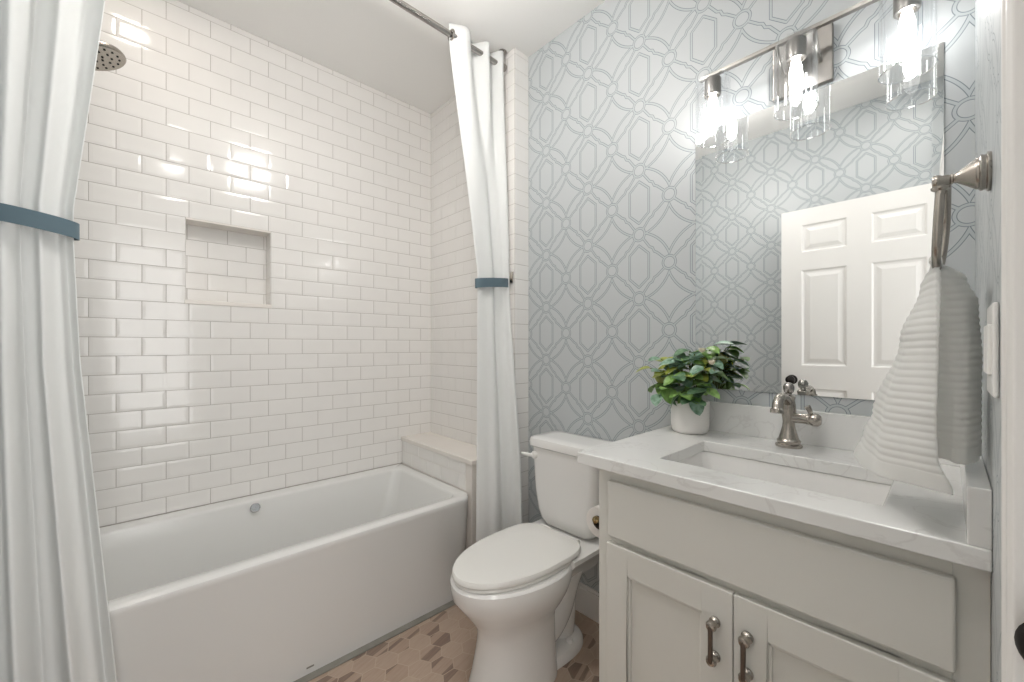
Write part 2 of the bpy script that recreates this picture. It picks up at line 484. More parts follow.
struct(obj('trim_2', B((.67, .722, YB, -.312, 0, .006)), 'border', bevel=.002))

# ------------------------------------------------------------------ tiled bench at the end of the tub
tb = thing('tiled_bench', 'low white tiled ledge with a stone top at the end of the bathtub', 'bench', (.36, -.2, 0))
bm = B((.0045, .725, -.309, YE-.0045, 0, .652))
brow = [(0, .652), (1, .590), (2, .5125)]
tile_field(bm, (0, -.309, 0), (1, 0, 0), (0, -1, 0), .005, .672, .5125, .652, .052, mi=1, rows=brow)
part('bench_body', bm, ('stone', 'tile'), tb)
part('bench_top', B((.0045, .735, -.318, YE-.0045, .652, .677)), 'stone', tb, bevel=.004)

# ------------------------------------------------------------------ bathtub
tub = thing('bathtub', 'white alcove bathtub with a plain flat apron below the tiled wall', 'bathtub', (.36, -1.07, 0))
TY0, TY1 = YB+.004, -.314
bm = bmesh.new()
def tub_ring(xf, x0, y0, y1, r, rb, z):
    """front corners radius r, back corners rb"""
    out = []
    for cx, cy, a0, q in ((xf-r, y1-r, 0, r), (x0+rb, y1-rb, 90, rb), (x0+rb, y0+rb, 180, rb), (xf-r, y0+r, 270, r)):
        for i in range(9):
            a = R(a0+90*i/8); out.append((cx+q*math.cos(a), cy+q*math.sin(a), z))
    return out
x0 = .004
rings = [tub_ring(.690, x0, TY0, TY1, .050, .004, .004), tub_ring(.738, x0, TY0, TY1, .062, .004, .478), tub_ring(.743, x0, TY0, TY1, .064, .004, .492), tub_ring(.741, x0, TY0, TY1, .064, .004, .502),
         tub_ring(.733, x0+.001, TY0, TY1, .060, .004, .508), tub_ring(.722, x0+.002, TY0+.004, TY1-.004, .055, .004, .510)]
def inner(xa, xb, ya, yb, r, z): return rrect(xa, xb, ya, yb, r, z, 8)
rings += [inner(.075, .692, TY0+.07, TY1-.055, .05, .510), inner(.080, .687, TY0+.075, TY1-.060, .05, .506), inner(.083, .683, TY0+.08, TY1-.064, .05, .495),
          inner(.105, .655, TY0+.11, TY1-.12, .07, .30), inner(.125, .635, TY0+.14, TY1-.17, .09, .16), inner(.16, .60, TY0+.18, TY1-.22, .10, .115), inner(.22, .54, TY0+.25, TY1-.30, .10, .10)]
loft(bm, rings)
part('tub_shell', bm, 'acrylic', tub, smooth=True)
bm = bmesh.new(); lathe(bm, [(.0, .006), (.018, .006), (.021, .003), (.022, -.006)], (.0885, -1.115, .474), (1, 0, .55), n=28)
part('overflow_cover', bm, 'chrome', tub, smooth=True)
bm = bmesh.new()
box(bm, .690, .6955, -1.062, -1.036, .030, .035)
part('maker_mark', bm, 'border', tub)

# ------------------------------------------------------------------ curtain rod
RX, RZ = .748, 2.700
rod = thing('curtain_rod', 'brushed steel shower curtain rod hung just under the ceiling', 'curtain rod', (RX, -1.0, RZ))
bm = bmesh.new(); tube(bm, [(RX, YB+.012, RZ), (RX, -.118, RZ)], .0135, 20)
part('rod', bm, 'steel', rod, smooth=True)
for y in (-.128, YB+.03):
    bm = bmesh.new()
    lathe(bm, [(.0, 0), (.022, 0), (.022, -.006), (.010, -.010), (.006, -.014), (.006, -(ZC-RZ)+.012)], (RX, y, ZC), n=20)
    lathe(bm, [(.0, -.018), (.017, -.017), (.019, -.008), (.019, .008), (.017, .017), (0, .018)], (RX, y, RZ), (0, 1, 0), n=20)
    part('rod_bracket', bm, 'steel', rod, smooth=True)

# ------------------------------------------------------------------ curtains
def lin(keys, z):
    if z >= keys[0][0]: return keys[0][1]
    for (za, a), (zb, b) in zip(keys, keys[1:]):
        if z >= zb:
            t = (za-z)/(za-zb); return tuple(lerp(p, q, t) for p, q in zip(a, b))
    return keys[-1][1]
def curtain_mesh(keys, ztop, zbot, nf, nz, ns, phase, extra, nf2, phase2, curl=0.0, warp=1.0):
    """keys: (z, (y0, y1, x0, x1, amp)); crisp hanging folds at the rod merge into fewer soft ones below"""
    bm = bmesh.new(); grid = []
    for i in range(nz+1):
        z = lerp(ztop, zbot, i/nz); row = []
        y0, y1, xa, xb, amp = lin(keys, z)
        wt = max(0, min(1, (z-1.75)/.9)); wt = wt*wt*(3-2*wt)
        for j in range(ns+1):
            s = j/ns
            sw = s**warp; w = 2*PI*nf*sw+phase; w2 = 2*PI*nf2*sw+phase2
            lx, ly = xb-xa, y1-y0; L = math.hypot(lx, ly); nx, ny = ly/L, -lx/L
            off = amp*(wt*math.sin(w)+(1-wt)*(math.sin(w2)+.3*math.sin(2.3*w2+1.1))) + extra*math.sin(3.1*s*PI+z*2.1)*.5
            edge = max(0, 1-s/.05); off -= curl*edge*edge
            sh = s+.010*math.sin(w2*2+z)
            row.append(bm.verts.new((lerp(xa, xb, sh)+nx*off, lerp(y0, y1, sh)+ny*off, z)))
        grid.append(row)
    for a, b in zip(grid, grid[1:]):
        for j in range(ns):
            bm.faces.new((a[j], a[j+1], b[j+1], b[j]))
    return bm, grid
def make_curtain(name, label, keys, nf, phase, nf2, phase2, curl=0.0, warp=1.0, ztop=2.755, zbot=.03, extra=.004):
    t = thing(name, label, 'shower curtain', (keys[0][1][2], (keys[0][1][0]+keys[0][1][1])/2, zbot))
    bm, grid = curtain_mesh(keys, ztop, zbot, nf, 90, 150, phase, extra, nf2, phase2, curl, warp)
    o = part('curtain_cloth', bm, 'curtain', t, smooth='all', normals=False)
    md = o.modifiers.new('thick', 'SOLIDIFY'); md.thickness = .0022; md.offset = 0
    return t
def grommets(t, ys, x=RX):
    for y in ys:
        bm = bmesh.new()
        pts = [(x+.021*math.cos(a), y, RZ+.021*math.sin(a)) for a in [2*PI*i/24 for i in range(25)]]
        tube(bm, pts, .0055, 8)
        part('grommet', bm, 'steel', t, smooth=True)
RK = [(2.755, (-.455, -.132, .748, .748, .028)), (2.65, (-.452, -.132, .748, .748, .028)), (1.60, (-.316, -.126, .770, .782, .017)),
      (1.52, (-.316, -.126, .770, .782, .017)), (1.30, (-.322, -.124, .772, .798, .022)), (.7, (-.340, -.126, .790, .868, .028)), (.03, (-.352, -.130, .80, .905, .032))]
cr = make_curtain('shower_curtain', 'white curtain hanging beside the toilet, tied back in front of the tiled end wall', RK, 2.5, .0, 1.3, .5, .006, 1.6)
grommets(cr, (-.448, -.245, -.145))
LK = [(2.755, (-1.825, -1.580, .748, .752, .030)), (2.2, (-1.825, -1.592, .755, .762, .028)), (1.60, (-1.822, -1.653, .775, .775, .018)), (1.52, (-1.822, -1.653, .775, .775, .018)),
      (1.2, (-1.822, -1.640, .775, .785, .024)), (.6, (-1.82, -1.592, .80, .80, .032)), (.03, (-1.818, -1.546, .825, .805, .036))]
cl = make_curtain('shower_curtain', 'white curtain at the left edge, gathered in front of the shower head', LK, 3.0, 2.2, 2.6, 2.6)
grommets(cl, (-1.80, -1.74, -1.68, -1.62))
def tieback(label, cx, cy, rx, ry, z0, z1, zt, hook, hookdir):
    t = thing('curtain_tieback', label, 'curtain tieback', (cx, cy, (z0+z1)/2))
    bm = bmesh.new(); n = 48
    rings = []
    for dz, off in ((0, 0), (0, .003), (1, .003), (1, 0)):
        ring = []
        for i in range(n):
            a = 2*PI*i/n
            tilt = zt*math.sin(a)
            ring.append((cx+(rx+off)*math.cos(a), cy+(ry+off)*math.sin(a), lerp(z0, z1, dz)+tilt))
        rings.append(ring)
    loft(bm, rings+[rings[0]], False, False)
    bmesh.ops.remove_doubles(bm, verts=bm.verts[:], dist=1e-5)
    part('band', bm, 'band', t, smooth=True)
    return t
tieback('slate blue band around the curtain beside the toilet', .777, -.220, .038, .104, 1.535, 1.580, .010, None, None)
tieback('slate blue band around the curtain at the left edge', .775, -1.735, .042, .092, 1.534, 1.576, -.012, None, None)
hk = thing('tieback_hook', 'small square nickel hook on the tiled end wall holding the blue band', 'hook', (.80, YE, 1.60))
part('hook_plate', B((.782, .806, YE-.010, YE-.0045, 1.57, 1.625)), 'nickel', hk, bevel=.002)
bm = bmesh.new(); tube(bm, catmull([(.794, YE-.008, 1.59), (.794, YE-.022, 1.585), (.794, YE-.026, 1.605)]), .004, 10); part('hook_arm', bm, 'nickel', hk, smooth=True)

# ------------------------------------------------------------------ shower head
sh = thing('overhead_shower', 'brushed nickel shower head peeking out from behind the left curtain', 'shower head', (.35, -1.64, 2.24))
SC = Vector((.35, -1.632, 2.232)); SA = Vector((.05, .35, -1)).normalized()
bm = bmesh.new()
lathe(bm, [(.0, -.085), (.014, -.085), (.016, -.06), (.022, -.05), (.030, -.042), (.058, -.026), (.076, -.012), (.080, -.004), (.080, .002), (.076, .006), (.07, .005), (.0, .004)], SC, SA, n=44)
part('spray_head', bm, 'nickel', sh, smooth=True)
bm = bmesh.new(); d, u, v = frame_of(SA)
for rr, n in ((.018, 6), (.040, 10), (.060, 16)):
    for i in range(n):
        a = 2*PI*i/n+rr*9; lathe(bm, [(.0032, .003), (.0032, .0065), (.0015, .0075)], SC+(u*math.cos(a)+v*math.sin(a))*rr, SA, n=8)
part('spray_nozzles', bm, 'dark', sh)
bm = bmesh.new(); tube(bm, catmull([(.35, YB+.004, 2.36), (.35, -1.76, 2.355), (.35, -1.69, 2.335), SC-SA*.08]), .0105, 14); part('shower_arm', bm, 'nickel', sh, smooth=True)
bm = bmesh.new(); lathe(bm, [(.0, .0), (.03, .0), (.028, .006), (.012, .012), (.0, .013)], (.35, YB+.001, 2.36), (0, 1, 0), n=28); part('wall_flange', bm, 'nickel', sh, smooth=True)

# ------------------------------------------------------------------ toilet
TX = 1.208
tl = thing('toilet', 'white two-piece toilet with closed lid between the bathtub and the vanity', 'toilet', (TX, -.40, 0))
def egg(yf, yb, w, z, n=48, pb=2.0, pf=2.0, yw=.42):
    """plan outline: front tip yf, back yb, half width w; widest at fraction yw from the back"""
    out = []; ym = yb+(yf-yb)*yw
    for i in range(n):
        a = 2*PI*i/n; ca, sa = math.cos(a), math.sin(a)
        p = pf if sa < 0 else pb
        x = w*math.copysign(abs(ca)**(2/p), ca)
        y = ym+(abs(sa)**(2/p))*((yf-ym) if sa < 0 else (yb-ym))
        out.append((TX+x, y, z))
    return out
bm = bmesh.new()
loft(bm, [egg(-.672, -.32, .136, .0, pb=3), egg(-.670, -.32, .135, .015, pb=3), egg(-.655, -.32, .127, .06, pb=3), egg(-.638, -.32, .118, .14, pb=3), egg(-.632, -.31, .114, .20, pb=2.6), egg(-.640, -.29, .120, .235), egg(-.668, -.26, .143, .275),
          egg(-.702, -.24, .168, .320), egg(-.735, -.23, .187, .365), egg(-.740, -.22, .190, .40), egg(-.740, -.22, .188, .416), egg(-.730, -.225, .180, .4235), egg(-.66, -.27, .13, .424)])
# rear deck that carries the tank
loft(bm, [[(TX+a*sx, y, z) for a, y in ((-1, -.04), (1, -.04), (1, -.33), (-1, -.33))] for sx, z in ((.06, .27), (.10, .33), (.155, .39), (.175, .415), (.175, .432), (.165, .436))])
# trapway ridge down each side, and foot
tr = catmull([(TX, -.50, .20), (TX, -.42, .17), (TX, -.345, .12), (TX, -.27, .16), (TX, -.215, .26), (TX, -.17, .33)], 8)
tube(bm, tr, [.085]*len(tr), 20)
loft(bm, [egg(-.56, -.115, .108, .0, pb=2.4, yw=.35), egg(-.56, -.117, .108, .018, pb=2.4, yw=.35), egg(-.55, -.128, .098, .034, pb=2.4, yw=.35), egg(-.54, -.15, .07, .044, pb=2.4, yw=.35)])
tube(bm, catmull([(TX, -.215, .03), (TX, -.20, .15), (TX, -.19, .28), (TX, -.185, .36)], 5), .062, 18)
part('bowl', bm, 'porcelain', tl, smooth=True)
bm = bmesh.new()
loft(bm, [egg(-.733, -.237, .166, .4255, pb=3.2, yw=.38), egg(-.735, -.234, .168, .430, pb=3.2, yw=.38), egg(-.731, -.237, .165, .4355, pb=3.2, yw=.38)])
part('seat_ring', bm, 'seat', tl, smooth=True)
bm = bmesh.new()
loft(bm, [egg(-.735, -.226, .168, .439, pb=4.2, yw=.40), egg(-.739, -.222, .171, .443, pb=4.2, yw=.40), egg(-.739, -.222, .171, .453, pb=4.2, yw=.40), egg(-.734, -.226, .167, .460, pb=4.2, yw=.40), egg(-.71, -.238, .150, .4635, pb=4.2, yw=.40), egg(-.60, -.30, .09, .465, pb=3, yw=.36)])
part('seat_lid', bm, 'seat', tl, smooth=True)
for sx in (-1, 1):
    bm = bmesh.new(); lathe(bm, [(.0, -.028), (.011, -.028), (.012, -.02), (.012, .02), (.011, .028), (0, .028)], (TX+sx*.075, -.214, .446), (1, 0, 0), n=16)
    part('seat_hinge', bm, 'seat', tl, smooth=True)
bm = bmesh.new()
def tring(hw, y0, y1, z, r=.03): return rrect(TX-hw, TX+hw, y0, y1, r, z, 7)
loft(bm, [tring(.105, -.165, -.035, .438, .03), tring(.128, -.180, -.028, .448, .04), tring(.150, -.190, -.025, .470, .045), tring(.163, -.197, -.022, .51, .045), tring(.172, -.203, -.02, .60, .04), tring(.180, -.208, -.02, .788, .035)])
part('tank', bm, 'porcelain', tl, smooth=True)
bm = bmesh.new()
loft(bm, [tring(.184, -.211, -.016, .788, .035), tring(.191, -.218, -.012, .794, .035), tring(.192, -.219, -.011, .815, .035), tring(.188, -.215, -.014, .827, .034), tring(.176, -.204, -.024, .832, .03), tring(.13, -.16, -.06, .833, .03)])
part('tank_lid', bm, 'porcelain', tl, smooth=True)
bm = bmesh.new()
lathe(bm, [(.0, -.004), (.016, -.004), (.017, .008), (.012, .016), (0, .018)], (TX-.148, -.207, .752), (0, -1, 0), n=20)
tube(bm, catmull([(TX-.148, -.222, .752), (TX-.17, -.228, .752), (TX-.215, -.222, .750)], 5), [.009]*6+[.008]*4+[.007], 12, flat=.8)
k = part('flush_lever', bm, 'plastic', tl, smooth=True)
for sx in (-1, 1):
    bm = bmesh.new(); lathe(bm, [(.016, .0), (.016, .006), (.012, .016), (.0, .02)], (TX+sx*.072, -.235, .034), n=18)
    part('bolt_cap', bm, 'porcelain', tl, smooth=True)

# ------------------------------------------------------------------ vanity
VX0, VX1, VF = 1.660, 2.3776, -.570
vc = thing('vanity_cabinet', 'warm white bathroom vanity cabinet with two shaker doors under the white countertop', 'cabinet', ((VX0+VX1)/2, -.29, 0))
bm = B((VX0, VX0+.018, VF+.018, -.004, 0, .906), (VX1-.018, VX1, VF+.018, -.004, 0, .906), (VX0, VX1, -.022, -.004, .1, .906), (VX0, VX1, VF+.018, -.004, .095, .113),
       (VX0+.018, VX1-.018, VF+.07, VF+.085, 0, .095),
       (VX0, VX0+.04, VF, VF+.018, .0, .906), (VX1-.04, VX1, VF, VF+.018, .0, .906), (VX0+.04, VX1-.04, VF, VF+.018, .86, .906), (VX0+.04, VX1-.04, VF, VF+.018, .70, .74), (VX0+.04, VX1-.04, VF, VF+.018, .095, .135), (2.0, 2.035, VF, VF+.018, .135, .70))
part('carcass', bm, 'cabinet', vc, bevel=.0012)
part('false_drawer_front', B((1.700, 2.341, VF-.019, VF-.001, .7265, .8765)), 'cabinet', vc, bevel=.004)
def shaker(x0, x1, z0, z1, hx):
    y0, y1 = VF-.019, VF-.001; w = .064
    bm = bmesh.new()
    for b in ((x0, x0+w, y0, y1, z0, z1), (x1-w, x1, y0, y1, z0, z1), (x0+w, x1-w, y0, y1, z1-w-.006, z1), (x0+w, x1-w, y0, y1, z0, z0+w+.006)): box(bm, *b)
    bmesh.ops.remove_doubles(bm, verts=bm.verts[:], dist=1e-5)
    d = part('door', bm, 'cabinet', vc, bevel=.002)
    bm = bmesh.new()
    a, b, c, e = x0+w, x1-w, z0+w+.006, z1-w-.006
    box(bm, a-.003, b+.003, y0+.011, y1-.002, c-.003, e+.003)
    # bead round the panel
    for q in ((a, a+.007, c, e), (b-.007, b, c, e), (a, b, e-.007, e), (a, b, c, c+.007)): box(bm, q[0], q[1], y0+.004, y0+.0115, q[2], q[3])
    o = part('panel', bm, 'cabinet', vc, bevel=.002)
    o.parent = d
    zt, zb = .632, .556
    for z in (zt, zb):
        bm = bmesh.new(); lathe(bm, [(.0, -.001), (.0115, -.001), (.012, .004), (.0085, .007), (.007, .012), (.0105, .017), (.0115, .023), (.0085, .029), (.0, .031)], (hx, y0, z), (0, -1, 0), n=20)
        part('handle_post', bm, 'nickel', vc, smooth=True).parent = d
    bm = bmesh.new(); zs = [zb-.004, zb+.002, zb+.012, (zt+zb)/2, zt-.012, zt-.002, zt+.004]
    tube(bm, [(hx, y0-.027, z) for z in zs], [.003, .0058, .0052, .0050, .0052, .0058, .003], 14)
    p = part('handle', bm, 'pewter', vc, smooth=True); p.parent = d; p['label'] = 'dark pewter bar pull'
    return d
shaker(1.697, 2.0165, .115, .7085, 1.981)
shaker(2.0185, 2.341, .115, .7085, 2.046)

CT0, CT1 = .908, .941
SX0, SX1, SY0, SY1 = 1.803, 2.248, -.495, -.203
bm = bmesh.new()
xs = [1.611, SX0, SX1, 2.3776]; ys = [-.607, SY0, SY1, -.003]
V = {}
for k, z in enumerate((CT0, CT1)):
    for i, x in enumerate(xs):
        for j, y in enumerate(ys): V[i, j, k] = bm.verts.new((x, y, z))
for i in range(3):
    for j in range(3):
        if i == 1 and j == 1: continue
        for k in (0, 1): bm.faces.new([V[p] for p in ((i, j, k), (i+1, j, k), (i+1, j+1, k), (i, j+1, k))])
for i in range(3):
    for j in (0, 3): bm.faces.new([V[i, j, 0], V[i+1, j, 0], V[i+1, j, 1], V[i, j, 1]])
    for j in (0, 3): bm.faces.new([V[j, i, 0], V[j, i+1, 0], V[j, i+1, 1], V[j, i, 1]])
for a, b in (((1, 1), (2, 1)), ((2, 1), (2, 2)), ((2, 2), (1, 2)), ((1, 2), (1, 1))):
    bm.faces.new([V[a+(0,)], V[b+(0,)], V[b+(1,)], V[a+(1,)]])
ct = obj('countertop', bm, 'quartz', bevel=.003)
tag(ct, 'white veined quartz countertop on the vanity cabinet', 'countertop')
bs = obj('backsplash', B((1.628, 2.3776, -.022, -.003, CT1, 1.044)), 'quartz', bevel=.002)
tag(bs, 'low white quartz backsplash along the wall below the mirror', 'backsplash')
ss = obj('side_splash', B((2.3525, 2.3776, -.604, -.0225, CT1, 1.030)), 'quartz', bevel=.002)
tag(ss, 'white quartz side splash block under the hand towel against the right wall', 'backsplash')

sk = thing('sink', 'white rectangular undermount sink set in the countertop', 'sink', ((SX0+SX1)/2, (SY0+SY1)/2, .77))
bm = bmesh.new()
e = .010
rs = [rrect(SX0-e-.012, SX1+e+.012, SY0-e-.012, SY1+e+.012, .02, CT0-.001), rrect(SX0-.004, SX1+.004, SY0-.004, SY1+.004, .02, CT0-.001), rrect(SX0-.002, SX1+.002, SY0-.002, SY1+.002, .022, CT0-.010),
      rrect(SX0+.016, SX1-.012, SY0+.010, SY1-.010, .03, .83), rrect(SX0+.028, SX1-.022, SY0+.022, SY1-.022, .04, .797), rrect(SX0+.055, SX1-.05, SY0+.05, SY1-.05, .05, .785), rrect(SX0+.18, SX1-.18, SY0+.11, SY1-.11, .03, .781)]
loft(bm, rs, cap0=False)
# outer shell
rs = [rrect(SX0-e-.012, SX1+e+.012, SY0-e-.012, SY1+e+.012, .02, CT0-.001), rrect(SX0-e-.012, SX1+e+.012, SY0-e-.012, SY1+e+.012, .02, CT0-.012), rrect(SX0-.008, SX1+.008, SY0-.008, SY1+.008, .03, CT0-.02), rrect(SX0+.01, SX1-.01, SY0+.01, SY1-.01, .04, .772)]
loft(bm, rs, cap0=False)
part('basin', bm, 'porcelain', sk, smooth=True)
bm = bmesh.new(); lathe(bm, [(.022, .0), (.022, .003), (.016, .004), (.014, .001), (.0, .001)], ((SX0+SX1)/2, -.33, .7815), n=24); part('drain', bm, 'chrome', sk, smooth=True)

# ------------------------------------------------------------------ faucet
FX, FY = 2.006, -.092
fc = thing('faucet', 'brushed nickel single-handle faucet behind the sink', 'faucet', (FX, FY, CT1))
bm = bmesh.new()
lathe(bm, [(.0, 0), (.034, 0), (.035, .004), (.034, .008), (.029, .011), (.030, .015), (.031, .019), (.027, .023), (.0245, .030), (.0205, .045), (.0165, .060), (.0155, .075), (.0165, .085), (.0185, .098), (.019, .112), (.0175, .128), (.0155, .140), (.017, .146), (.017, .150), (.011, .156), (.0, .158)], (FX, FY, CT1), n=36)
part('faucet_body', bm, 'nickel', fc, smooth=True)
bm = bmesh.new()
sp_ = catmull([(FX, FY-.006, CT1+.132), (FX, FY-.035, CT1+.148), (FX, FY-.070, CT1+.156), (FX, FY-.102, CT1+.150), (FX, FY-.118, CT1+.133), (FX, FY-.123, CT1+.114)], 6)
tube(bm, sp_, [lerp(.0115, .0135, i/(len(sp_)-1)) + (.0035 if i >= len(sp_)-4 else 0) for i in range(len(sp_))], 18)
part('spout', bm, 'nickel', fc, smooth=True)
bm = bmesh.new()
lathe(bm, [(.0, .158-.006), (.009, .156), (.008, .160), (.012, .164), (.0145, .172), (.0145, .180), (.011, .188), (.005, .192), (.0, .193)], (FX, FY, CT1), n=28)
part('finial', bm, 'steel', fc, smooth=True)
bm = bmesh.new()
lathe(bm, [(.0, .0), (.0145, .0), (.0145, .036), (.0155, .038), (.0155, .042), (.0145, .044), (.017, .048), (.019, .056), (.018, .064), (.012, .071), (.0, .073)], (FX+.008, FY, CT1+.088), (1, 0, 0), n=28)
part('handle_barrel', bm, 'nickel', fc, smooth=True)
bm = bmesh.new()
hl = catmull([(FX+.054, FY, CT1+.100), (FX+.053, FY, CT1+.110), (FX+.050, FY-.002, CT1+.119), (FX+.046, FY-.004, CT1+.127)], 5)
tube(bm, hl, [lerp(.0055, .0085, i/(len(hl)-1)) for i in range(len(hl))], 12)
part('lever_handle', bm, 'nickel', fc, smooth=True)

# ------------------------------------------------------------------ potted plant
PX, PY = 1.712, -.098
pp = thing('potted_plant', 'leafy green plant in a white ceramic pot on the countertop corner', 'potted plant', (PX, PY, CT1))
bm = bmesh.new()
lathe(bm, [(.0, .0), (.048, .0), (.055, .003), (.060, .012), (.0625, .03), (.063, .108), (.062, .111), (.060, .108), (.059, .095), (.0, .094)], (PX, PY, CT1), n=44)
part('pot', bm, 'ceramic', pp, smooth=True)
bm = bmesh.new(); lathe(bm, [(.0, .094), (.058, .094), (.050, .100), (.0, .104)], (PX, PY, CT1), n=28); part('soil', bm, 'soil', pp)
rng = random.Random(11)
def leaf(bm, base, d, up, L, Wd, bend, mi):
    d = Vector(d).normalized(); up = Vector(up); sd = d.cross(up).normalized(); nrm = sd.cross(d).normalized()
    n = 7; rows = []
    for i in range(n+1):
        t = i/n
        w = Wd*math.sin(PI*min(1, t**.85*.94+.05))**.7
        p = Vector(base)+d*(L*t)-nrm*(bend*L*t*t)
        if i == n: rows.append([p]*1); continue
        rows.append([p-sd*w+nrm*(w*.28), p-sd*w*.5+nrm*(w*.06), p, p+sd*w*.5+nrm*(w*.06), p+sd*w+nrm*(w*.28)])
    vs = [[bm.verts.new(q) for q in r] for r in rows]
    for a, b in zip(vs, vs[1:]):
        if len(b) == 1:
            for j in range(4): bm.faces.new((a[j], a[j+1], b[0])).material_index = mi
        else:
            for j in range(4): bm.faces.new((a[j], a[j+1], b[j+1], b[j])).material_index = mi
fol = bmesh.new(); stm = bmesh.new()
root = Vector((PX, PY, CT1+.10))
tips = [(-.150, -.035, .150), (-.115, -.01, .185), (-.085, -.05, .135), (-.060, .0, .200), (-.115, -.04, .095), (-.03, -.055, .175), (.0, .015, .215), (.035, -.02, .205), (.07, .0, .225), (.095, .02, .235), (.115, -.01, .190),
        (.085, -.055, .160), (.13, -.02, .150), (.05, -.075, .135), (-.01, -.085, .130), (-.055, -.085, .085), (.02, -.10, .075), (.10, -.07, .085), (.08, -.035, .115), (-.09, -.065, .06), (.06, -.085, .05), (-.03, -.04, .14), (.02, -.03, .165)]
mixes = {0: [2, 2, 1], 1: [2, 1, 3], 2: [0, 0, 3], 3: [2, 1, 2], 4: [0, 0, 1]}
for ti, tp in enumerate(tips):
    tp = (tp[0]*.86-.006, tp[1]*.9, tp[2])
    tip = root+Vector(tp)-Vector((0, 0, .03))
    pts = catmull([root+Vector((tp[0]*.15, tp[1]*.15, -.01)), root+Vector((tp[0]*.5, tp[1]*.5, tp[2]*.62)), tip], 5)
    tube(stm, pts, .0018, 6)
    low = tp[2] < .12
    for q in range(5):
        f = .5+.5*q/4
        p = pts[min(len(pts)-1, int(f*(len(pts)-1)))]
        az = q*2.4+ti*1.1; out = Vector((tp[0], tp[1]-.02, 0)); out = out.normalized() if out.length > .01 else Vector((0, -1, 0))
        d = Vector((math.cos(az), math.sin(az)*.8-.25, rng.uniform(-.35, .35) if not low else rng.uniform(-.6, .1)))+out*.6
        L = rng.uniform(.048, .062)*(1.08 if low else 1); 
        if p.y+d.normalized().y*L > -.006: d.y = -abs(d.y)-.1
        if low: mi = rng.choice([0, 0, 1, 1, 3])
        elif tp[0] < -.04: mi = rng.choice([2, 2, 1, 3, 1, 0])
        else: mi = rng.choice([1, 1, 1, 2, 3, 3, 0])
        leaf(fol, p, d, (rng.uniform(-.2, .2), rng.uniform(-.5, 0), 1), L, L*rng.uniform(.36, .46), rng.uniform(.05, .45), mi)
for v in fol.verts:
    if v.co.y > -.026: v.co.y = -.026
    if v.co.z < CT1+.058: v.co.z = CT1+.058+(v.co.z-CT1-.058)*.2
part('foliage', fol, ('leaf_dark', 'leaf_mid', 'leaf_lime', 'leaf_grey'), pp, smooth='all', normals=False)
part('stem', stm, 'stem', pp, smooth=True)
for q in ((.060, -.045, .200), (.092, -.045, .160)):
    bm = bmesh.new()
    for k in range(4): leaf(bm, root+Vector(q)-Vector((0, 0, .02)), (math.cos(k*1.6), math.sin(k*1.6), .9), (0, 0, 1), .020, .009, -.2, 0)
    part('flower_bud', bm, 'bud', pp, smooth='all', normals=False)

# ------------------------------------------------------------------ mirror
mr = thing('wall_mirror', 'large frameless rectangular mirror above the countertop', 'mirror', (2.01, -.003, 1.09))
MX0, MX1, MZ0, MZ1 = 1.692, 2.325, 1.090, 2.028
bm = bmesh.new()
bv = .022
def mring(i, y): return [(MX0+i, y, MZ0+i), (MX1-i, y, MZ0+i), (MX1-i, y, MZ1-i), (MX0+i, y, MZ1-i)]
rg = [mring(0, -.0035), mring(bv, -.0039)]
loft(bm, rg, False, True)
part('mirror_glass', bm, 'mirror', mr, normals=False)
bm = bmesh.new(); loft(bm, [mring(0, -.0005), mring(0, -.0034)], True, False); part('mirror_edge', bm, 'mirror_edge', mr)

# ------------------------------------------------------------------ vanity light
LZ, LY = 2.165, -.092
vl = thing('vanity_light', 'three-lamp brushed nickel wall light with clear glass cylinder shades above the mirror', 'wall light', (2.024, 0, 2.11))
part('backplate', B((1.945, 2.100, -.020, -.001, 2.035, 2.205)), 'satin', vl, bevel=.003)
part('crossbar', B((1.745, 2.303, LY-.007, LY+.007, LZ-.006, LZ+.006)), 'satin', vl, bevel=.001)
for x in (1.975, 2.070):
    bm = bmesh.new(); tube(bm, catmull([(x, -.018, 2.10), (x, -.055, 2.115), (x, -.082, 2.140), (x, LY, LZ-.003)], 5), .0055, 12); part('light_arm', bm, 'satin', vl, smooth=True)
for lx in (1.787, 2.024, 2.261):
    bm = bmesh.new()
    lathe(bm, [(.0, .020), (.006, .020), (.006, .0), (.024, -.002), (.026, -.006), (.026, -.058), (.024, -.060), (.019, -.060), (.018, -.052), (.0, -.052)], (lx, LY, LZ-.012), n=28)
    hd = part('lamp_holder', bm, 'satin', vl, smooth=True)
    bm = bmesh.new()
    top, bot, r = LZ-.016, LZ-.221, .0535
    lathe(bm, [(.026, top), (r-.004, top), (r-.001, top-.0015), (r, top-.005), (r, bot)], (lx, LY, 0), n=48, caps=False)
    gs = part('glass_shade', bm, 'glass', vl, smooth=True, normals=False); gs.parent = hd
    bm = bmesh.new(); ring_ = [(lx+r*math.cos(2*PI*i/48), LY+r*math.sin(2*PI*i/48), bot) for i in range(49)]
    tube(bm, ring_, .0019, 8); k = part('glass_rim', bm, 'rim', vl, smooth=True); k.parent = hd
    bm = bmesh.new()
    lathe(bm, [(.0, -.060), (.010, -.060), (.012, -.070), (.0155, -.085), (.017, -.105), (.0165, -.125), (.012, -.140), (.005, -.148), (.0, -.150)], (lx, LY, LZ-.012), n=14)
    part('bulb', bm, 'bulb', vl, smooth=True).parent = hd

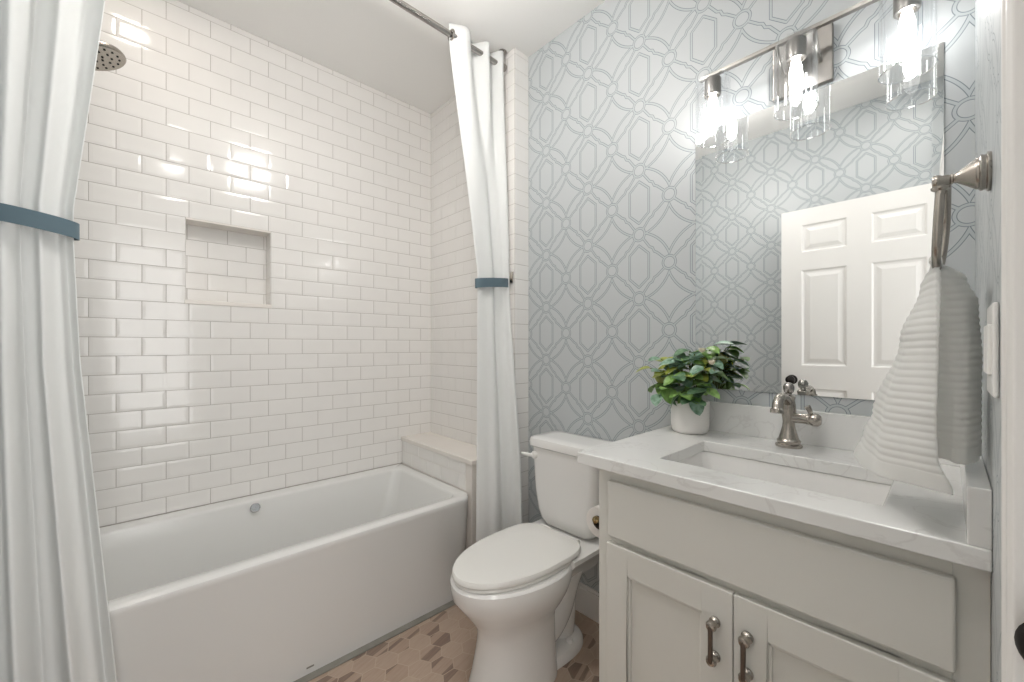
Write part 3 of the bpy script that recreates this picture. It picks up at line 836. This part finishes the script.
# ------------------------------------------------------------------ towel ring, towel
RGX, RGY, RGZ = 2.321, -.565, 1.513
tr_ = thing('towel_ring', 'brushed nickel towel ring with a conical mount on the right wall', 'towel ring', (XR, RGY, RGZ))
bm = bmesh.new()
lathe(bm, [(.0, .0), (.029, .0), (.030, .002), (.030, .004), (.0265, .0055), (.0265, .0075), (.0275, .009), (.0275, .011), (.024, .013), (.024, .015), (.0225, .017), (.017, .024), (.011, .032), (.0075, .037), (.007, .039), (.0085, .040), (.0085, .042), (.007, .043)], (XR, RGY, RGZ), (-1, 0, 0), n=36)
part('mount', bm, 'nickel', tr_, smooth=True)
bm = bmesh.new()
lathe(bm, [(.007, .043), (.0082, .045), (.0082, .052), (.0095, .054), (.0105, .057), (.0105, .061), (.009, .063), (.0, .064)], (XR, RGY, RGZ), (-1, 0, 0), n=28)
part('post', bm, 'nickel', tr_, smooth=True)
bm = bmesh.new()
QY = -.540
rp_ = catmull([(2.331, RGY, RGZ-.004), (2.331, RGY+.030, RGZ-.012), (2.3305, QY+.058, RGZ-.045), (2.328, QY+.066, RGZ-.085), (2.324, QY+.058, RGZ-.120), (2.321, QY+.02, RGZ-.139), (2.320, QY-.03, RGZ-.139), (2.3205, QY-.066, RGZ-.115), (2.3225, QY-.076, RGZ-.070), (2.3245, QY-.073, RGZ-.030)], 6)
tube(bm, rp_, [.0058]*len(rp_), 14)
part('ring', bm, 'nickel', tr_, smooth=True)
bm = bmesh.new(); lathe(bm, [(.0, -.008), (.0062, -.008), (.0062, -.003), (.0105, .0), (.011, .003), (.0, .006)], (2.3247, QY-.073, RGZ-.026), n=20)
part('ring_cap', bm, 'nickel', tr_, smooth=True)

tw = thing('hand_towel', 'white ribbed hand towel hanging from the towel ring', 'towel', (RGX, RGY, 1.02))
def towel_leaf(keys, ztop, zhem, seed, nz=210, ns=46, fold=.004):
    """keys: (t, (xN, yN, xC, yC, xF, yF)) near edge, control, far edge"""
    bm = bmesh.new(); g = []
    for i in range(nz+1):
        t = i/nz
        k = None
        for (ta, a), (tb_, b) in zip(keys, keys[1:]):
            if t <= tb_:
                q = (t-ta)/(tb_-ta); q = q*q*(3-2*q); k = [lerp(u, v, q) for u, v in zip(a, b)]; break
        row = []
        for j in range(ns+1):
            s = j/ns
            x = (1-s)**2*k[0]+2*s*(1-s)*k[2]+s*s*k[4]; y = (1-s)**2*k[1]+2*s*(1-s)*k[3]+s*s*k[5]
            dx = 2*(1-s)*(k[2]-k[0])+2*s*(k[4]-k[2]); dy = 2*(1-s)*(k[3]-k[1])+2*s*(k[5]-k[3]); L = math.hypot(dx, dy)+1e-6
            nx, ny = dy/L, -dx/L
            hem = zhem(s)
            z = lerp(ztop, hem, t)+(.004*math.sin(s*5+seed)*t)
            plain_hem = 1 if t < .93 else 0
            rib = .0007*(math.sin(2*PI*(ztop-z)/.0122+.5*math.sin(s*7+seed)))*plain_hem
            f = fold*t*(math.sin(s*9+seed)+.6*math.sin(s*17+seed*2+t*2)) + rib
            row.append(bm.verts.new((x+nx*f, y+ny*f, z)))
        g.append(row)
    for a, b in zip(g, g[1:]):
        for j in range(ns): bm.faces.new((a[j], a[j+1], b[j+1], b[j]))
    return bm
TT = 1.388
k1 = [(0, (2.3195, -.572, 2.316, -.53, 2.3165, -.470)), (.10, (2.322, -.585, 2.302, -.545, 2.300, -.450)), (.35, (2.3215, -.600, 2.275, -.575, 2.272, -.435)), (.75, (2.3205, -.615, 2.245, -.60, 2.230, -.425)), (.86, (2.322, -.62, 2.240, -.61, 2.216, -.425)), (1.0, (2.3385, -.625, 2.235, -.62, 2.200, -.425))]
k2 = [(0, (2.3195, -.572, 2.321, -.53, 2.3165, -.470)), (.08, (2.323, -.555, 2.345, -.560, 2.352, -.470)), (.22, (2.324, -.540, 2.355, -.560, 2.366, -.475)), (.5, (2.324, -.530, 2.358, -.555, 2.371, -.475)), (1.0, (2.322, -.525, 2.356, -.555, 2.372, -.470))]
for keys, hem, sd in ((k1, lambda s: 1.014+.004*math.sin(s*3), 1.0), (k2, lambda s: 1.052, 2.6)):
    o = part('towel_fold', towel_leaf(keys, TT, hem, sd, fold=.004 if sd < 2 else .0025), 'towel', tw, smooth='all', normals=False)
    md = o.modifiers.new('thick', 'SOLIDIFY'); md.thickness = .006; md.offset = 0
bm = bmesh.new(); tube(bm, catmull([(2.3185, -.578, TT-.010), (2.3185, -.572, TT-.003), (2.3185, -.55, TT+.0), (2.3185, -.50, TT+.0), (2.3185, -.47, TT-.006)], 5), [.004]+[.0075]*19+[.006], 16); part('towel_top', bm, 'towel', tw, smooth=True)

# ------------------------------------------------------------------ light switch
sw = thing('light_switch', 'white light switch plate on the right wall beside the door casing', 'light switch', (XR, -.66, 1.23))
part('switch_plate', B((XR-.006, XR-.0003, -.722, -.604, 1.176, 1.300)), 'plastic', sw, bevel=.003)
for y in (-.690, -.642):
    part('rocker', B((XR-.010, XR-.005, y-.017, y+.017, 1.205, 1.272)), 'plastic', sw, bevel=.002)

# ------------------------------------------------------------------ toilet paper
th = thing('toilet_paper_holder', 'aged brass toilet paper holder on the left side of the vanity', 'toilet paper holder', (VX0, -.45, .700))
bm = bmesh.new()
lathe(bm, [(.0, .0), (.020, .0), (.020, .004), (.010, .008), (.007, .012), (.007, .048), (.0, .05)], (VX0-.0002, -.393, .722), (-1, 0, 0), n=20); part('wall_post', bm, 'brass', th, smooth=True)
bm = bmesh.new()
tube(bm, [(VX0-.046, -.396, .722), (VX0-.046, -.513, .722)], .0065, 14); lathe(bm, [(.0, .0), (.0095, .001), (.0115, .007), (.0095, .013), (.0, .015)], (VX0-.046, -.513, .722), (0, -1, 0), n=20); part('roll_bar', bm, 'brass', th, smooth=True)
rl = thing('toilet_paper_roll', 'white toilet paper roll hanging on the brass holder beside the toilet', 'toilet paper', (VX0-.046, -.49, .703))
bm = bmesh.new(); cx_, cz_ = VX0-.046, .7095
lathe(bm, [(.021, -.05), (.0445, -.05), (.045, -.048), (.045, .048), (.0445, .05), (.021, .05), (.021, -.05)], (cx_, -.458, cz_), (0, 1, 0), n=44, caps=False); part('paper', bm, 'paper', rl, smooth=True)
bm = bmesh.new(); lathe(bm, [(.0205, -.049), (.0205, .049), (.0195, .049), (.0195, -.049), (.0205, -.049)], (cx_, -.458, cz_), (0, 1, 0), n=32, caps=False); part('core', bm, 'card', rl, smooth=True)

# ------------------------------------------------------------------ door (open, seen in the mirror)
LD0, LD1, LDY, LDZ = 1.552, 2.366, -1.738, 2.150
bm = bmesh.new()
def door_face(bm, y, ny):
    """six raised panels on a face at y with outward normal ny"""
    st, mid = .115, .115; pw = (LD1-LD0-2*st-mid)/2
    for c in range(2):
        xa = LD0+st+c*(pw+mid); xb = xa+pw
        for za, zb in ((.235, .905), (1.115, 1.745), (1.865, 2.045)):
            r = [[(xa+i, y+ny*h, za+i), (xb-i, y+ny*h, za+i), (xb-i, y+ny*h, zb-i), (xa+i, y+ny*h, zb-i)] for i, h in ((0, .0), (.010, -.008), (.022, -.008), (.045, -.001))]
            loft(bm, r, False, True)
    # stiles and rails as flat quads around the panels
    xs = [LD0, LD0+st, LD0+st+pw, LD0+st+pw+mid, LD1-st, LD1]; zs = [.012, .235, .905, 1.115, 1.745, 1.865, 2.045, LDZ]
    for i in range(5):
        for j in range(7):
            if i in (1, 3) and j in (1, 3, 5): continue
            bm.faces.new([bm.verts.new(p) for p in ((xs[i], y, zs[j]), (xs[i+1], y, zs[j]), (xs[i+1], y, zs[j+1]), (xs[i], y, zs[j+1]))])
door_face(bm, LDY+.0175, 1); door_face(bm, LDY-.0175, -1)
for q in (((LD0, LD0), 0), ((LD1, LD1), 0)):
    x = q[0][0]; bm.faces.new([bm.verts.new(p) for p in ((x, LDY-.0175, .012), (x, LDY+.0175, .012), (x, LDY+.0175, LDZ), (x, LDY-.0175, LDZ))])
for z in (.012, LDZ): bm.faces.new([bm.verts.new(p) for p in ((LD0, LDY-.0175, z), (LD1, LDY-.0175, z), (LD1, LDY+.0175, z), (LD0, LDY+.0175, z))])
bmesh.ops.remove_doubles(bm, verts=bm.verts[:], dist=1e-5)
d1 = struct(obj('door_1', bm, 'trim'))
for ny in (1, -1):
    bm = bmesh.new(); lathe(bm, [(.0, .0), (.031, .0), (.032, .004), (.022, .010), (.011, .016), (.010, .028), (.020, .036), (.027, .046), (.027, .054), (.020, .062), (.0, .066)], (LD0+.062, LDY+ny*.0175, 1.018), (0, ny, 0), n=32)
    part('door_knob', bm, 'bronze', d1, smooth=True)

# ------------------------------------------------------------------ added fill lamps at the ceiling (unseen, above the frame)
LX_, LY_ = 1.28, -.90
cl_ = thing('added_fill_drum', 'drum fill light added out of view to brighten the room, over the middle of the floor', 'fill light', (LX_, LY_, ZC))  # unseen drum, added only to brighten room and ceiling
bm = bmesh.new(); lathe(bm, [(.0, .0), (.062, .0), (.065, -.006), (.060, -.020), (.012, -.026), (.009, -.03), (.009, -.150), (.0, -.150)], (LX_, LY_, ZC-.0005), n=40); part('fill_mount', bm, 'nickel', cl_, smooth=True)
M['fill_drum'] = emitter('fill drum glow', (1.0, .965, .93, 1), FILL_DRUM_POWER/(PI*(2*PI*.115*.13+2*PI*.115**2)))
bm = bmesh.new(); lathe(bm, [(.0, .0), (.110, .0), (.115, .008), (.115, .128), (.110, .136), (.0, .136)], (LX_, LY_, 2.49), n=28); part('fill_drum_shell', bm, 'fill_drum', cl_, smooth=True)
def fill_downlight(label, x, y, power, colour):
    t = thing('added_fill_disc', label, 'fill light', (x, y, ZC))  # glowing disc added for fill, modelled like a recessed fitting
    bm = bmesh.new(); lathe(bm, [(.062, .0), (.062, -.003), (.082, -.005), (.085, -.002), (.085, .0), (.062, .0)], (x, y, ZC-.0005), n=40, caps=False); part('fill_trim', bm, 'trim', t, smooth=True)
    M[label] = emitter('fill disc glow', colour+(1,), power/(PI*.061**2*PI))
    bm = bmesh.new(); lathe(bm, [(.0, -.002), (.061, -.002), (.061, -.0005)], (x, y, ZC-.0005), n=24); part('diffuser', bm, label, t)
fill_downlight('small round fill disc added unseen in the ceiling over the bathtub', .40, -1.55, SHOWER_FILL_POWER, (1.0, .90, .80))  # weak warm fill added above the tub, out of view
fill_downlight('small round fill disc added unseen in the ceiling just inside the door', 2.15, -1.30, ENTRY_FILL_POWER, (1.0, .96, .92))  # unseen fill added to lift the towel and vanity front
